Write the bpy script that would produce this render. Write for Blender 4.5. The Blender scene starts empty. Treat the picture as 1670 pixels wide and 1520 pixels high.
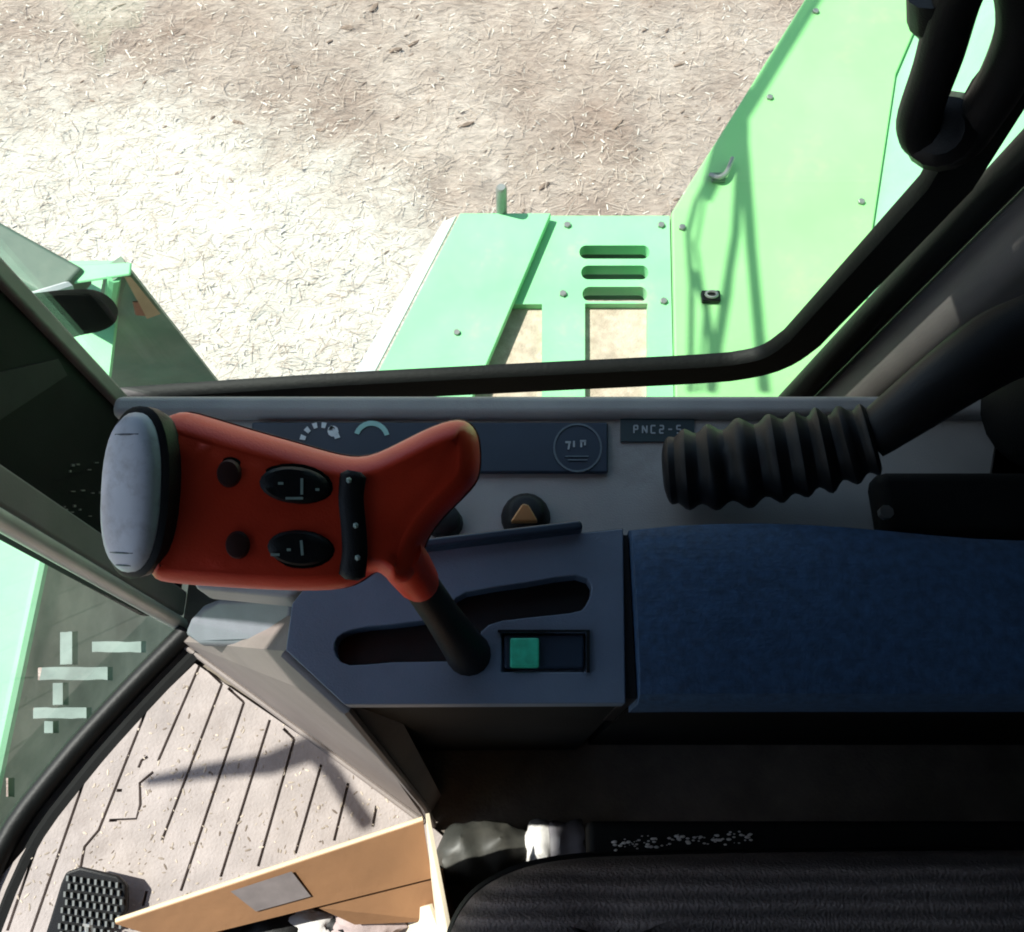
import bpy, bmesh, math, random
from mathutils import Vector, Matrix, noise
R = math.radians
random.seed(7)
scene = bpy.context.scene
C = bpy.context.collection

# ------------------------------------------------------------------ camera
FPX = 1400.0                       # focal length in photograph pixels (1670 wide)
TH = R(22.15)                      # tilt away from straight down
CAM = Vector((0, 0, 1.22))
cd = bpy.data.cameras.new('camera'); cam = bpy.data.objects.new('camera', cd); C.objects.link(cam)
cd.sensor_width = 36; cd.lens = 36 * FPX / 1670
cd.clip_start = 0.02; cd.clip_end = 500
cam.location = CAM; cam.rotation_euler = (TH, 0, 0)
scene.camera = cam

# ------------------------------------------------------------------ sky, sun, exposure
SUN = Vector((-0.545, 0.172, 0.819)).normalized()
el = math.asin(SUN.z); az = math.atan2(SUN.x, SUN.y)
world = bpy.data.worlds.new('World'); scene.world = world; world.use_nodes = True
nt = world.node_tree
bg = nt.nodes['Background']; sky = nt.nodes.new('ShaderNodeTexSky')
sky.sky_type = 'NISHITA'; sky.sun_disc = False
sky.sun_elevation = el; sky.sun_rotation = az
nt.links.new(sky.outputs[0], bg.inputs[0]); bg.inputs[1].default_value = 0.10
sl = bpy.data.lights.new('sun', 'SUN'); sl.energy = 4.2; sl.angle = R(0.8); sl.color = (1, 0.96, 0.9)
so = bpy.data.objects.new('sun', sl); C.objects.link(so); so.location = (-4, 1, 6)
so.rotation_euler = SUN.to_track_quat('Z', 'Y').to_euler()
scene.view_settings.view_transform = 'Standard'
scene.view_settings.look = 'None'
scene.view_settings.exposure = 1.15
scene.view_settings.gamma = 1
scene.cycles.use_denoising = True
scene.cycles.filter_width = 1.9
scene.cycles.max_bounces = 6
scene.cycles.diffuse_bounces = 3
scene.cycles.glossy_bounces = 3
scene.cycles.transparent_max_bounces = 12
scene.cycles.sample_clamp_indirect = 4

# ------------------------------------------------------------------ helpers
ct, st = math.cos(TH), math.sin(TH)
def ray(px, py):
    dx = (px - 835) / FPX; dy = (760 - py) / FPX
    return Vector((dx, dy * ct + st, dy * st - ct))
def at(px, py, z=None, x=None, y=None, t=None):
    d = ray(px, py)
    if z is not None: t = (z - CAM.z) / d.z
    elif y is not None: t = (y - CAM.y) / d.y
    elif x is not None: t = (x - CAM.x) / d.x
    return CAM + d * t
def poly_z(pts, z): return [at(p[0], p[1], z=z) for p in pts]

ROOT = {}
def finish(ob, bm_or_me, smooth=None):
    pass
def mesh_obj(name, bm, material, parent=None, bevel=0, seg=2, smooth=False, subsurf=0, label=None, cat=None, group=None, kind=None, part_label=None):
    me = bpy.data.meshes.new(name)
    bmesh.ops.recalc_face_normals(bm, faces=bm.faces)
    if parent is not None:
        org = ROOT[parent.name]
    else:
        vs = [v.co for v in bm.verts]
        org = Vector(((min(v.x for v in vs) + max(v.x for v in vs)) / 2, (min(v.y for v in vs) + max(v.y for v in vs)) / 2, min(v.z for v in vs)))
    bmesh.ops.translate(bm, verts=bm.verts, vec=-org)
    bm.to_mesh(me); bm.free()
    if material is not None: me.materials.append(material)
    ob = bpy.data.objects.new(name, me); C.objects.link(ob)
    if parent is not None: ob.parent = parent
    else: ob.location = org
    ROOT[ob.name] = org
    if smooth or bevel:
        for p in me.polygons: p.use_smooth = True
        me.set_sharp_from_angle(angle=R(40))
    if bevel:
        b = ob.modifiers.new('bevel', 'BEVEL'); b.width = bevel; b.segments = seg; b.limit_method = 'ANGLE'; b.angle_limit = R(35)
        b.harden_normals = True
    if subsurf:
        s = ob.modifiers.new('subd', 'SUBSURF'); s.levels = subsurf; s.render_levels = subsurf
    if label: ob['label'] = label
    if part_label: ob['label'] = part_label
    if cat: ob['category'] = cat
    if group: ob['group'] = group
    if kind: ob['kind'] = kind
    return ob
def thing(name, label, cat, loc, group=None):
    o = bpy.data.objects.new(name, None); C.objects.link(o); o.location = loc
    o.empty_display_size = 0.05
    o['label'] = label; o['category'] = cat
    if group: o['group'] = group
    ROOT[o.name] = Vector(loc)
    return o
def B(): return bmesh.new()
def box(bm, lo, hi, M=None):
    vs = []
    for z in (lo[2], hi[2]):
        for x, y in ((lo[0], lo[1]), (hi[0], lo[1]), (hi[0], hi[1]), (lo[0], hi[1])):
            v = Vector((x, y, z))
            vs.append(bm.verts.new(M @ v if M else v))
    for f in ((3, 2, 1, 0), (4, 5, 6, 7), (0, 1, 5, 4), (1, 2, 6, 5), (2, 3, 7, 6), (3, 0, 4, 7)):
        bm.faces.new([vs[i] for i in f])
    return bm
def bx(lo, hi, M=None): return box(B(), lo, hi, M)
def prism(bm, top, bottom):
    a = [bm.verts.new(p) for p in top]; b = [bm.verts.new(p) for p in bottom]
    n = len(a)
    bm.faces.new(a); bm.faces.new(b[::-1])
    for i in range(n):
        j = (i + 1) % n
        bm.faces.new((a[i], b[i], b[j], a[j]))
    return bm
def slab(pts, dz, bm=None):                   # pts 3D ring, thickness downwards
    bm = bm or B()
    return prism(bm, pts, [p - Vector((0, 0, dz)) for p in pts])
def loft(bm, rings, cap=True, closed=True):
    vr = [[bm.verts.new(p) for p in r] for r in rings]
    n = len(vr[0])
    for a, b in zip(vr, vr[1:]):
        for i in range(n if closed else n - 1):
            j = (i + 1) % n
            bm.faces.new((a[i], a[j], b[j], b[i]))
    if cap:
        bm.faces.new(vr[0][::-1]); bm.faces.new(vr[-1])
    return bm
def frames(path):
    fr = []
    up = Vector((0.13, 0.31, 0.94)).normalized()
    n = len(path)
    for i in range(n):
        a = path[max(0, i - 1)]; b = path[min(n - 1, i + 1)]
        d = (b - a).normalized()
        s = d.cross(up)
        if s.length < 1e-4: s = d.cross(Vector((1, 0, 0)))
        s.normalize(); u = s.cross(d).normalized(); up = u
        fr.append((s, u))
    return fr
def tube(path, r, n=12, bm=None, flat=1.0):
    bm = bm or B()
    path = [Vector(p) for p in path]
    rs = r if isinstance(r, (list, tuple)) else [r] * len(path)
    rings = []
    for p, rr, (s, u) in zip(path, rs, frames(path)):
        rings.append([p + s * (math.cos(2 * math.pi * k / n) * rr) + u * (math.sin(2 * math.pi * k / n) * rr * flat) for k in range(n)])
    return loft(bm, rings)
def spline(pts, k=6, closed=False):
    pts = [Vector(p) for p in pts]; out = []; n = len(pts)
    rng = range(n) if closed else range(n - 1)
    for i in rng:
        g = (lambda q: pts[q % n]) if closed else (lambda q: pts[min(max(q, 0), n - 1)])
        p0, p1, p2, p3 = g(i - 1), g(i), g(i + 1), g(i + 2)
        for s in range(k):
            t = s / k
            out.append(0.5 * ((2 * p1) + (p2 - p0) * t + (2 * p0 - 5 * p1 + 4 * p2 - p3) * t * t + (3 * p1 - p0 - 3 * p2 + p3) * t ** 3))
    if not closed: out.append(pts[-1])
    return out
def cut(ob, cutters):
    dg = bpy.context.evaluated_depsgraph_get
    for c in cutters:
        m = ob.modifiers.new('cut', 'BOOLEAN'); m.operation = 'DIFFERENCE'; m.solver = 'EXACT'; m.object = c
    d = dg()
    me = bpy.data.meshes.new_from_object(ob.evaluated_get(d))
    ob.modifiers.clear(); old = ob.data; ob.data = me; me.name = ob.name
    bpy.data.meshes.remove(old)
    for c in cutters:
        cm = c.data; bpy.data.objects.remove(c); bpy.data.meshes.remove(cm)
def cutter(bm):
    bmesh.ops.recalc_face_normals(bm, faces=bm.faces)
    me = bpy.data.meshes.new('cutter'); bm.to_mesh(me); bm.free()
    o = bpy.data.objects.new('cutter', me); C.objects.link(o); return o
def rrect_px(x0, y0, x1, y1, r, n=6):
    out = []
    for cx, cy, a0 in ((x1 - r, y0 + r, -90), (x1 - r, y1 - r, 0), (x0 + r, y1 - r, 90), (x0 + r, y0 + r, 180)):
        for k in range(n + 1):
            a = R(a0 + 90 * k / n); out.append((cx + r * math.cos(a), cy + r * math.sin(a)))
    return out

# ------------------------------------------------------------------ materials
MATS = {}
def mat(name, col, rough=0.5, var=0.12, scale=30, bump=0.0, bscale=200, metal=0, spec=0.5, dust=0.0, dustcol=(0.42, 0.36, 0.29), emit=None):
    m = bpy.data.materials.new(name); m.use_nodes = True
    t = m.node_tree; L = t.links.new; b = t.nodes['Principled BSDF']
    tc = t.nodes.new('ShaderNodeTexCoord')
    nz = t.nodes.new('ShaderNodeTexNoise'); nz.inputs['Scale'].default_value = scale; nz.inputs['Detail'].default_value = 6
    L(tc.outputs['Object'], nz.inputs['Vector'])
    rp = t.nodes.new('ShaderNodeMapRange'); rp.inputs[1].default_value = 0.3; rp.inputs[2].default_value = 0.7
    rp.inputs[3].default_value = 1 - var; rp.inputs[4].default_value = 1 + var
    L(nz.outputs[0], rp.inputs[0])
    mx = t.nodes.new('ShaderNodeMix'); mx.data_type = 'RGBA'; mx.blend_type = 'MULTIPLY'; mx.inputs[0].default_value = 1
    mx.inputs[6].default_value = (*col, 1); L(rp.outputs[0], mx.inputs[7])
    last = mx.outputs[2]
    if dust:
        n2 = t.nodes.new('ShaderNodeTexNoise'); n2.inputs['Scale'].default_value = 9; n2.inputs['Detail'].default_value = 8; n2.inputs['Roughness'].default_value = 0.7
        L(tc.outputs['Object'], n2.inputs['Vector'])
        r2 = t.nodes.new('ShaderNodeMapRange'); r2.inputs[1].default_value = 0.42; r2.inputs[2].default_value = 0.75; r2.inputs[3].default_value = dust * 0.25; r2.inputs[4].default_value = dust
        L(n2.outputs[0], r2.inputs[0])
        m2 = t.nodes.new('ShaderNodeMix'); m2.data_type = 'RGBA'; m2.inputs[7].default_value = (*dustcol, 1)
        L(r2.outputs[0], m2.inputs[0]); L(last, m2.inputs[6]); last = m2.outputs[2]
    L(last, b.inputs['Base Color'])
    b.inputs['Roughness'].default_value = rough; b.inputs['Metallic'].default_value = metal
    b.inputs['Specular IOR Level'].default_value = spec
    if bump:
        n3 = t.nodes.new('ShaderNodeTexNoise'); n3.inputs['Scale'].default_value = bscale; n3.inputs['Detail'].default_value = 3
        L(tc.outputs['Object'], n3.inputs['Vector'])
        bp = t.nodes.new('ShaderNodeBump'); bp.inputs['Strength'].default_value = bump; bp.inputs['Distance'].default_value = 0.002
        L(n3.outputs[0], bp.inputs['Height']); L(bp.outputs[0], b.inputs['Normal'])
    if emit:
        b.inputs['Emission Color'].default_value = (*emit[0], 1); b.inputs['Emission Strength'].default_value = emit[1]
    MATS[name] = m
    return m
def glass_mat(name, tint, rough=0.0):
    m = bpy.data.materials.new(name); m.use_nodes = True; t = m.node_tree; L = t.links.new
    t.nodes.remove(t.nodes['Principled BSDF']); out = t.nodes['Material Output']
    tr = t.nodes.new('ShaderNodeBsdfTransparent'); tr.inputs[0].default_value = (*tint, 1)
    gl = t.nodes.new('ShaderNodeBsdfGlossy'); gl.inputs['Roughness'].default_value = rough
    df = t.nodes.new('ShaderNodeBsdfDiffuse'); df.inputs[0].default_value = (0.6, 0.57, 0.5, 1)
    lw = t.nodes.new('ShaderNodeLayerWeight'); lw.inputs[0].default_value = 0.5          # thin pane: same reflectance from both sides
    pw = t.nodes.new('ShaderNodeMath'); pw.operation = 'POWER'; L(lw.outputs['Facing'], pw.inputs[0]); pw.inputs[1].default_value = 5
    fr = t.nodes.new('ShaderNodeMapRange'); L(pw.outputs[0], fr.inputs[0]); fr.inputs[3].default_value = 0.035; fr.inputs[4].default_value = 0.95
    mx = t.nodes.new('ShaderNodeMixShader'); L(fr.outputs[0], mx.inputs[0]); L(tr.outputs[0], mx.inputs[1]); L(gl.outputs[0], mx.inputs[2])
    nz = t.nodes.new('ShaderNodeTexNoise'); nz.inputs['Scale'].default_value = 14; nz.inputs['Detail'].default_value = 9
    tc = t.nodes.new('ShaderNodeTexCoord'); L(tc.outputs['Object'], nz.inputs['Vector'])
    mr = t.nodes.new('ShaderNodeMapRange'); mr.inputs[1].default_value = 0.45; mr.inputs[2].default_value = 0.85; mr.inputs[3].default_value = 0.001; mr.inputs[4].default_value = 0.02
    L(nz.outputs[0], mr.inputs[0])
    m2 = t.nodes.new('ShaderNodeMixShader'); L(mr.outputs[0], m2.inputs[0]); L(mx.outputs[0], m2.inputs[1]); L(df.outputs[0], m2.inputs[2])
    L(m2.outputs[0], out.inputs[0])
    return m

M_green = mat('green_paint', (0.21, 0.60, 0.29), 0.55, 0.10, 5, dust=0.20, dustcol=(0.5, 0.48, 0.38))
M_green_y = mat('yellowish_green_paint', (0.25, 0.57, 0.225), 0.5, 0.08, 3, dust=0.14, dustcol=(0.5, 0.5, 0.38))
M_green_r = mat('dusty_green_paint', (0.22, 0.50, 0.29), 0.85, 0.10, 6, dust=0.2, dustcol=(0.45, 0.48, 0.38), spec=0.15)
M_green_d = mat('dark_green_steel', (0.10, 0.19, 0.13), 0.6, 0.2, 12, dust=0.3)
M_pale = mat('pale_grey_steel', (0.5, 0.52, 0.55), 0.5, 0.1, 20, dust=0.3)
M_seal = mat('black_rubber', (0.004, 0.005, 0.005), 0.5, 0.2, 40, bump=0.15, spec=0.25)
M_black = mat('black_plastic', (0.006, 0.006, 0.0065), 0.5, 0.2, 40, bump=0.2, bscale=900, spec=0.3)
M_matte = mat('matte_black', (0.005, 0.006, 0.005), 0.95, 0.2, 30, spec=0.03)
M_trim = mat('dark_trim', (0.009, 0.0095, 0.0095), 0.75, 0.2, 20, bump=0.2, bscale=600, spec=0.12)
M_pillar = mat('pillar_trim', (0.19, 0.17, 0.165), 0.6, 0.15, 12, bump=0.15, bscale=500)
M_shelf = mat('grey_console_plastic', (0.37, 0.355, 0.335), 0.55, 0.1, 18, bump=0.25, bscale=700, dust=0.12, dustcol=(0.3, 0.28, 0.25))
M_blue = mat('blue_grey_plastic', (0.115, 0.15, 0.205), 0.5, 0.1, 20, bump=0.25, bscale=700, dust=0.10, dustcol=(0.3, 0.3, 0.3))
M_kick = mat('taupe_panel', (0.185, 0.155, 0.145), 0.65, 0.1, 14, bump=0.2, bscale=400, dust=0.15)
M_red = mat('red_handle_plastic', (0.74, 0.038, 0.010), 0.42, 0.14, 18, bump=0.12, bscale=700, dust=0.10, dustcol=(0.42, 0.2, 0.12))
M_cap = mat('grey_cap_plastic', (0.60, 0.62, 0.68), 0.5, 0.12, 30, dust=0.15, dustcol=(0.5, 0.42, 0.45))
M_white = mat('white_print', (0.75, 0.77, 0.76), 0.5, 0.05)
M_teal = mat('teal_print', (0.35, 0.62, 0.55), 0.5, 0.05)
M_strip = mat('navy_panel', (0.022, 0.035, 0.055), 0.35, 0.15, 20)
M_lens = mat('green_lens', (0.02, 0.27, 0.18), 0.35, 0.35, 120, emit=((0.05, 0.6, 0.4), 0.03))
M_orange = mat('orange_plastic', (0.62, 0.33, 0.13), 0.5, 0.1)
M_mat = mat('dusty_floor_mat', (0.30, 0.262, 0.25), 0.85, 0.2, 22, bump=0.5, bscale=260, dust=0.5, dustcol=(0.42, 0.36, 0.33))
def dirty(m, col, lo, hi, scale=4.0):
    t = m.node_tree; L = t.links.new; b = t.nodes['Principled BSDF']; src = b.inputs['Base Color'].links[0].from_socket
    n = t.nodes.new('ShaderNodeTexNoise'); n.inputs['Scale'].default_value = scale; n.inputs['Detail'].default_value = 10; n.inputs['Roughness'].default_value = .72
    L(t.nodes['Texture Coordinate'].outputs['Object'], n.inputs['Vector'])
    r = t.nodes.new('ShaderNodeMapRange'); r.inputs[1].default_value = lo; r.inputs[2].default_value = hi; r.inputs[4].default_value = .75
    L(n.outputs[0], r.inputs[0])
    x = t.nodes.new('ShaderNodeMix'); x.data_type = 'RGBA'; x.inputs[7].default_value = (*col, 1); L(r.outputs[0], x.inputs[0]); L(src, x.inputs[6]); L(x.outputs[2], b.inputs['Base Color'])
dirty(M_mat, (.20, .165, .15), .52, .72, 7)
M_tread = mat('beige_tread', (0.47, 0.37, 0.30), 0.9, 0.3, 45, bump=0.9, bscale=220, dust=0.5, dustcol=(0.62, 0.52, 0.43))
dirty(M_tread, (.30, .22, .17), .48, .7, 28)
dirty(M_green, (.42, .42, .32), .58, .78, 9)
dirty(M_green_y, (.40, .47, .26), .56, .8, 5)
dirty(M_cap, (.36, .35, .37), .48, .7, 70)
dirty(M_blue, (.17, .18, .20), .58, .8, 16)
dirty(M_shelf, (.20, .18, .16), .55, .8, 14)
M_card = mat('corrugated_card', (0.27, 0.137, 0.063), 0.8, 0.12, 12, bump=0.2, bscale=90)
M_cardedge = mat('sunlit_card_edge', (0.66, 0.52, 0.34), 0.85, 0.1)  # sunlight on the cut edge painted as paler card
M_label = mat('paper_label', (0.21, 0.18, 0.175), 0.7, 0.15, 60)
M_cream = mat('sunlit_card', (0.72, 0.62, 0.46), 0.8, 0.08)  # lit copy of the card, sunlight put into its colour
M_floor = mat('cab_floor', (0.11, 0.09, 0.075), 0.85, 0.25, 15, bump=0.4, dust=0.3)
M_roof = mat('headliner', (0.02, 0.02, 0.02), 0.9, 0.1)
M_refl_o = mat('orange_reflector', (0.40, 0.27, 0.17), 0.6, 0.1)
M_refl_r = mat('red_reflector', (0.28, 0.12, 0.08), 0.6, 0.1)
M_steel = mat('worn_steel', (0.28, 0.28, 0.27), 0.45, 0.2, 25, metal=0.6)
M_edge = mat('light_edge_trim', (0.55, 0.55, 0.5), 0.4, 0.1, 20, metal=0.3)
M_cloth_w = mat('white_cloth', (0.6, 0.58, 0.56), 0.9, 0.2, 40, bump=0.4)
M_cloth_p = mat('pink_grey_cloth', (0.38, 0.30, 0.29), 0.9, 0.2, 40, bump=0.4)
M_bottle = mat('dusty_dark_bottle', (0.02, 0.023, 0.021), 0.5, 0.3, 30, dust=0.14)
M_grey = mat('grey_plastic', (0.22, 0.21, 0.23), 0.5, 0.1)
G_side = glass_mat('tinted_side_glass', (0.93, 0.975, 0.94))
G_front = glass_mat('tinted_front_glass', (0.93, 0.965, 0.94))

# woven seat cloth: fine ridges along the cushion
def seat_mat():
    m = mat('seat_cloth', (0.075, 0.066, 0.068), 0.9, 0.25, 60)
    t = m.node_tree; L = t.links.new; b = t.nodes['Principled BSDF']; tc = t.nodes['Texture Coordinate']
    w = t.nodes.new('ShaderNodeTexWave'); w.bands_direction = 'Y'; w.inputs['Scale'].default_value = 26; w.inputs['Distortion'].default_value = 1.2; w.inputs['Detail'].default_value = 2
    L(tc.outputs['Object'], w.inputs['Vector'])
    n = t.nodes.new('ShaderNodeTexNoise'); n.inputs['Scale'].default_value = 420; L(tc.outputs['Object'], n.inputs['Vector'])
    a = t.nodes.new('ShaderNodeMath'); a.operation = 'ADD'; L(w.outputs[1], a.inputs[0]); L(n.outputs[0], a.inputs[1])
    cr = t.nodes.new('ShaderNodeMix'); cr.data_type = 'RGBA'; cr.inputs[6].default_value = (.07, .055, .05, 1); cr.inputs[7].default_value = (.27, .215, .195, 1)
    ml = t.nodes.new('ShaderNodeMath'); ml.operation = 'MULTIPLY'; L(w.outputs[1], ml.inputs[0]); L(n.outputs[0], ml.inputs[1]); L(ml.outputs[0], cr.inputs[0]); L(cr.outputs[2], b.inputs['Base Color'])
    bp = t.nodes.new('ShaderNodeBump'); bp.inputs['Strength'].default_value = 0.8; bp.inputs['Distance'].default_value = 0.003
    L(a.outputs[0], bp.inputs['Height']); L(bp.outputs[0], b.inputs['Normal'])
    return m
M_seat = seat_mat()
# woven blue armrest cloth
def arm_mat():
    m = mat('blue_armrest_cloth', (0.021, 0.056, 0.118), 0.7, 0.3, 130)
    t = m.node_tree; L = t.links.new; b = t.nodes['Principled BSDF']; tc = t.nodes['Texture Coordinate']
    n = t.nodes.new('ShaderNodeTexNoise'); n.inputs['Scale'].default_value = 300; n.inputs['Detail'].default_value = 4; L(tc.outputs['Object'], n.inputs['Vector'])
    mp = t.nodes.new('ShaderNodeMapping'); mp.inputs['Scale'].default_value = (30, 200, 30); L(tc.outputs['Object'], mp.inputs[0])
    n2 = t.nodes.new('ShaderNodeTexNoise'); n2.inputs['Scale'].default_value = 1.0; L(mp.outputs[0], n2.inputs['Vector'])
    a = t.nodes.new('ShaderNodeMath'); a.operation = 'ADD'; L(n.outputs[0], a.inputs[0]); L(n2.outputs[0], a.inputs[1])
    bp = t.nodes.new('ShaderNodeBump'); bp.inputs['Strength'].default_value = 0.35; bp.inputs['Distance'].default_value = 0.0015
    L(a.outputs[0], bp.inputs['Height']); L(bp.outputs[0], b.inputs['Normal'])
    return m
M_arm = arm_mat()

def ground_mat():
    m = bpy.data.materials.new('stubble_ground'); m.use_nodes = True; t = m.node_tree; L = t.links.new; b = t.nodes['Principled BSDF']
    tc = t.nodes.new('ShaderNodeTexCoord')
    mp = t.nodes.new('ShaderNodeMapping'); mp.inputs['Rotation'].default_value = (0, 0, R(28)); mp.inputs['Scale'].default_value = (0.6, 1.6, 1)
    L(tc.outputs['Object'], mp.inputs[0])
    n1 = t.nodes.new('ShaderNodeTexNoise'); n1.inputs['Scale'].default_value = 1.6; n1.inputs['Detail'].default_value = 9; n1.inputs['Roughness'].default_value = 0.68
    n2 = t.nodes.new('ShaderNodeTexNoise'); n2.inputs['Scale'].default_value = 26; n2.inputs['Detail'].default_value = 8; n2.inputs['Roughness'].default_value = 0.75
    L(tc.outputs['Object'], n1.inputs['Vector']); L(mp.outputs[0], n2.inputs['Vector'])
    r1 = t.nodes.new('ShaderNodeValToRGB'); e = r1.color_ramp.elements
    e[0].position = 0.32; e[0].color = (0.34, 0.245, 0.20, 1); e[1].position = 0.66; e[1].color = (0.63, 0.52, 0.455, 1)
    L(n1.outputs[0], r1.inputs[0])
    r2 = t.nodes.new('ShaderNodeMapRange'); r2.inputs[1].default_value = 0.32; r2.inputs[2].default_value = 0.68; r2.inputs[3].default_value = 0.62; r2.inputs[4].default_value = 1.28
    L(n2.outputs[0], r2.inputs[0])
    mx = t.nodes.new('ShaderNodeMix'); mx.data_type = 'RGBA'; mx.blend_type = 'MULTIPLY'; mx.inputs[0].default_value = 1
    L(r1.outputs[0], mx.inputs[6]); L(r2.outputs[0], mx.inputs[7])
    # a pale patch beside the machine, with its own ragged outline
    at_ = t.nodes.new('ShaderNodeAttribute'); at_.attribute_name = 'chaff'  # weight of the pale patch
    m3 = t.nodes.new('ShaderNodeMath'); m3.operation = 'MULTIPLY'; L(n2.outputs[0], m3.inputs[0]); m3.inputs[1].default_value = 0.7
    a1 = t.nodes.new('ShaderNodeMath'); a1.operation = 'ADD'; L(at_.outputs['Fac'], a1.inputs[0]); L(m3.outputs[0], a1.inputs[1])
    n4 = t.nodes.new('ShaderNodeTexNoise'); n4.inputs['Scale'].default_value = 3.5; n4.inputs['Detail'].default_value = 6; L(tc.outputs['Object'], n4.inputs['Vector'])
    m4 = t.nodes.new('ShaderNodeMath'); m4.operation = 'MULTIPLY'; L(n4.outputs[0], m4.inputs[0]); m4.inputs[1].default_value = 0.8
    a2 = t.nodes.new('ShaderNodeMath'); a2.operation = 'ADD'; L(a1.outputs[0], a2.inputs[0]); L(m4.outputs[0], a2.inputs[1])
    r3 = t.nodes.new('ShaderNodeMapRange'); r3.inputs[1].default_value = 1.02; r3.inputs[2].default_value = 1.5
    L(a2.outputs[0], r3.inputs[0])
    m5 = t.nodes.new('ShaderNodeMix'); m5.data_type = 'RGBA'; m5.inputs[7].default_value = (0.77, 0.70, 0.625, 1)
    L(r3.outputs[0], m5.inputs[0]); L(mx.outputs[2], m5.inputs[6]); L(m5.outputs[2], b.inputs['Base Color'])
    b.inputs['Roughness'].default_value = 0.95; b.inputs['Specular IOR Level'].default_value = 0.1
    bp = t.nodes.new('ShaderNodeBump'); bp.inputs['Strength'].default_value = 0.9; bp.inputs['Distance'].default_value = 0.03
    L(n2.outputs[0], bp.inputs['Height']); L(bp.outputs[0], b.inputs['Normal'])
    return m
def straw_mat(name, c0, c1):
    m = bpy.data.materials.new(name); m.use_nodes = True; t = m.node_tree; b = t.nodes['Principled BSDF']
    g = t.nodes.new('ShaderNodeNewGeometry'); r = t.nodes.new('ShaderNodeValToRGB')
    r.color_ramp.elements[0].color = (*c0, 1); r.color_ramp.elements[1].color = (*c1, 1)
    t.links.new(g.outputs['Random Per Island'], r.inputs[0]); t.links.new(r.outputs[0], b.inputs['Base Color'])
    b.inputs['Roughness'].default_value = 0.8
    return m

# ------------------------------------------------------------------ ground outside
GZ = -1.9
def pale_at(x, y):
    # distance based weight of the pale patch beside the machine
    p = Vector((x, y, 0))
    q = at(120, 480, z=GZ); d1 = (Vector((x - q.x, y - q.y)).length) / 1.02
    q2 = at(430, 500, z=GZ); d2 = (Vector((x - q2.x, y - q2.y)).length) / 0.74
    q3 = at(-250, 560, z=GZ); d3 = (Vector((x - q3.x, y - q3.y)).length) / 1.3
    d = min(d1, d2, d3)
    return max(0.0, min(1.0, 1.55 - d))
def gz(x, y):
    if -5 <= x <= 4 and 0 < y < 6.7:
        return GZ + 0.035 * noise.noise(Vector((x * 1.3, y * 1.3, 0))) + 0.02 * noise.noise(Vector((x * 5, y * 7, 3))) + 0.016 * noise.noise(Vector((x * 13, y * 13, 5)))
    return GZ
def make_ground():
    fx = [-60, -30, -15, -8] + [-5 + 0.06 * i for i in range(int(9.0 / 0.06))] + [4.2, 8, 15, 30, 60]
    fy = [-60, -30, -12, -4, -1] + [0.2 + 0.06 * i for i in range(int(6.4 / 0.06))] + [7, 10, 16, 30, 60]
    verts = []; cw = []
    for y in fy:
        for x in fx:
            verts.append((x, y, gz(x, y))); cw.append(pale_at(x, y))
    nx = len(fx)
    faces = [(j * nx + i, j * nx + i + 1, (j + 1) * nx + i + 1, (j + 1) * nx + i) for j in range(len(fy) - 1) for i in range(nx - 1)]
    me = bpy.data.meshes.new('ground'); me.from_pydata(verts, [], faces)
    a = me.attributes.new('chaff', 'FLOAT', 'POINT'); a.data.foreach_set('value', cw)
    for p in me.polygons: p.use_smooth = True
    me.materials.append(ground_mat())
    o = bpy.data.objects.new('ground', me); C.objects.link(o); o['kind'] = 'structure'
make_ground()
def scatter(name, n, material, ln, wd, lift, label, cat, bias=False, ang=None):
    verts = []; faces = []
    while len(faces) < n:
        x = random.uniform(-4.6, 2.2); y = random.uniform(0.75, 5.2)
        w = pale_at(x, y)
        if bias and random.random() > 0.25 + 0.75 * w: continue
        L_ = random.uniform(*ln); W = random.uniform(*wd); a = random.uniform(0, math.pi) if ang is None else random.gauss(ang, 0.8)
        dx, dy = math.cos(a), math.sin(a); t = random.uniform(-0.06, 0.06) * L_
        z = gz(x, y) + random.uniform(*lift)
        k = len(verts)
        c = Vector((x, y, z)); d = Vector((dx * L_ / 2, dy * L_ / 2, t)); s = Vector((-dy * W / 2, dx * W / 2, random.uniform(-0.3, 0.3) * W))
        for q in (c - d - s, c + d - s, c + d + s, c - d + s): verts.append(q)
        faces.append((k, k + 1, k + 2, k + 3))
    me = bpy.data.meshes.new(name); me.from_pydata(verts, [], faces); me.materials.append(material)
    o = bpy.data.objects.new(name, me); C.objects.link(o)
    o['kind'] = 'stuff'; o['label'] = label; o['category'] = cat
scatter('straw', 40000, straw_mat('straw', (0.33, 0.245, 0.195), (0.58, 0.475, 0.405)), (0.012, 0.09), (0.0010, 0.0024), (0.001, 0.012), 'loose cut straw strewn over the stubble ground', 'straw', False, 0.5)
scatter('chaff', 12000, straw_mat('chaff', (0.60, 0.53, 0.46), (0.78, 0.72, 0.66)), (0.008, 0.035), (0.002, 0.005), (0.001, 0.006), 'pale flakes lying on the ground beside the machine', 'chaff', True)
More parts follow.
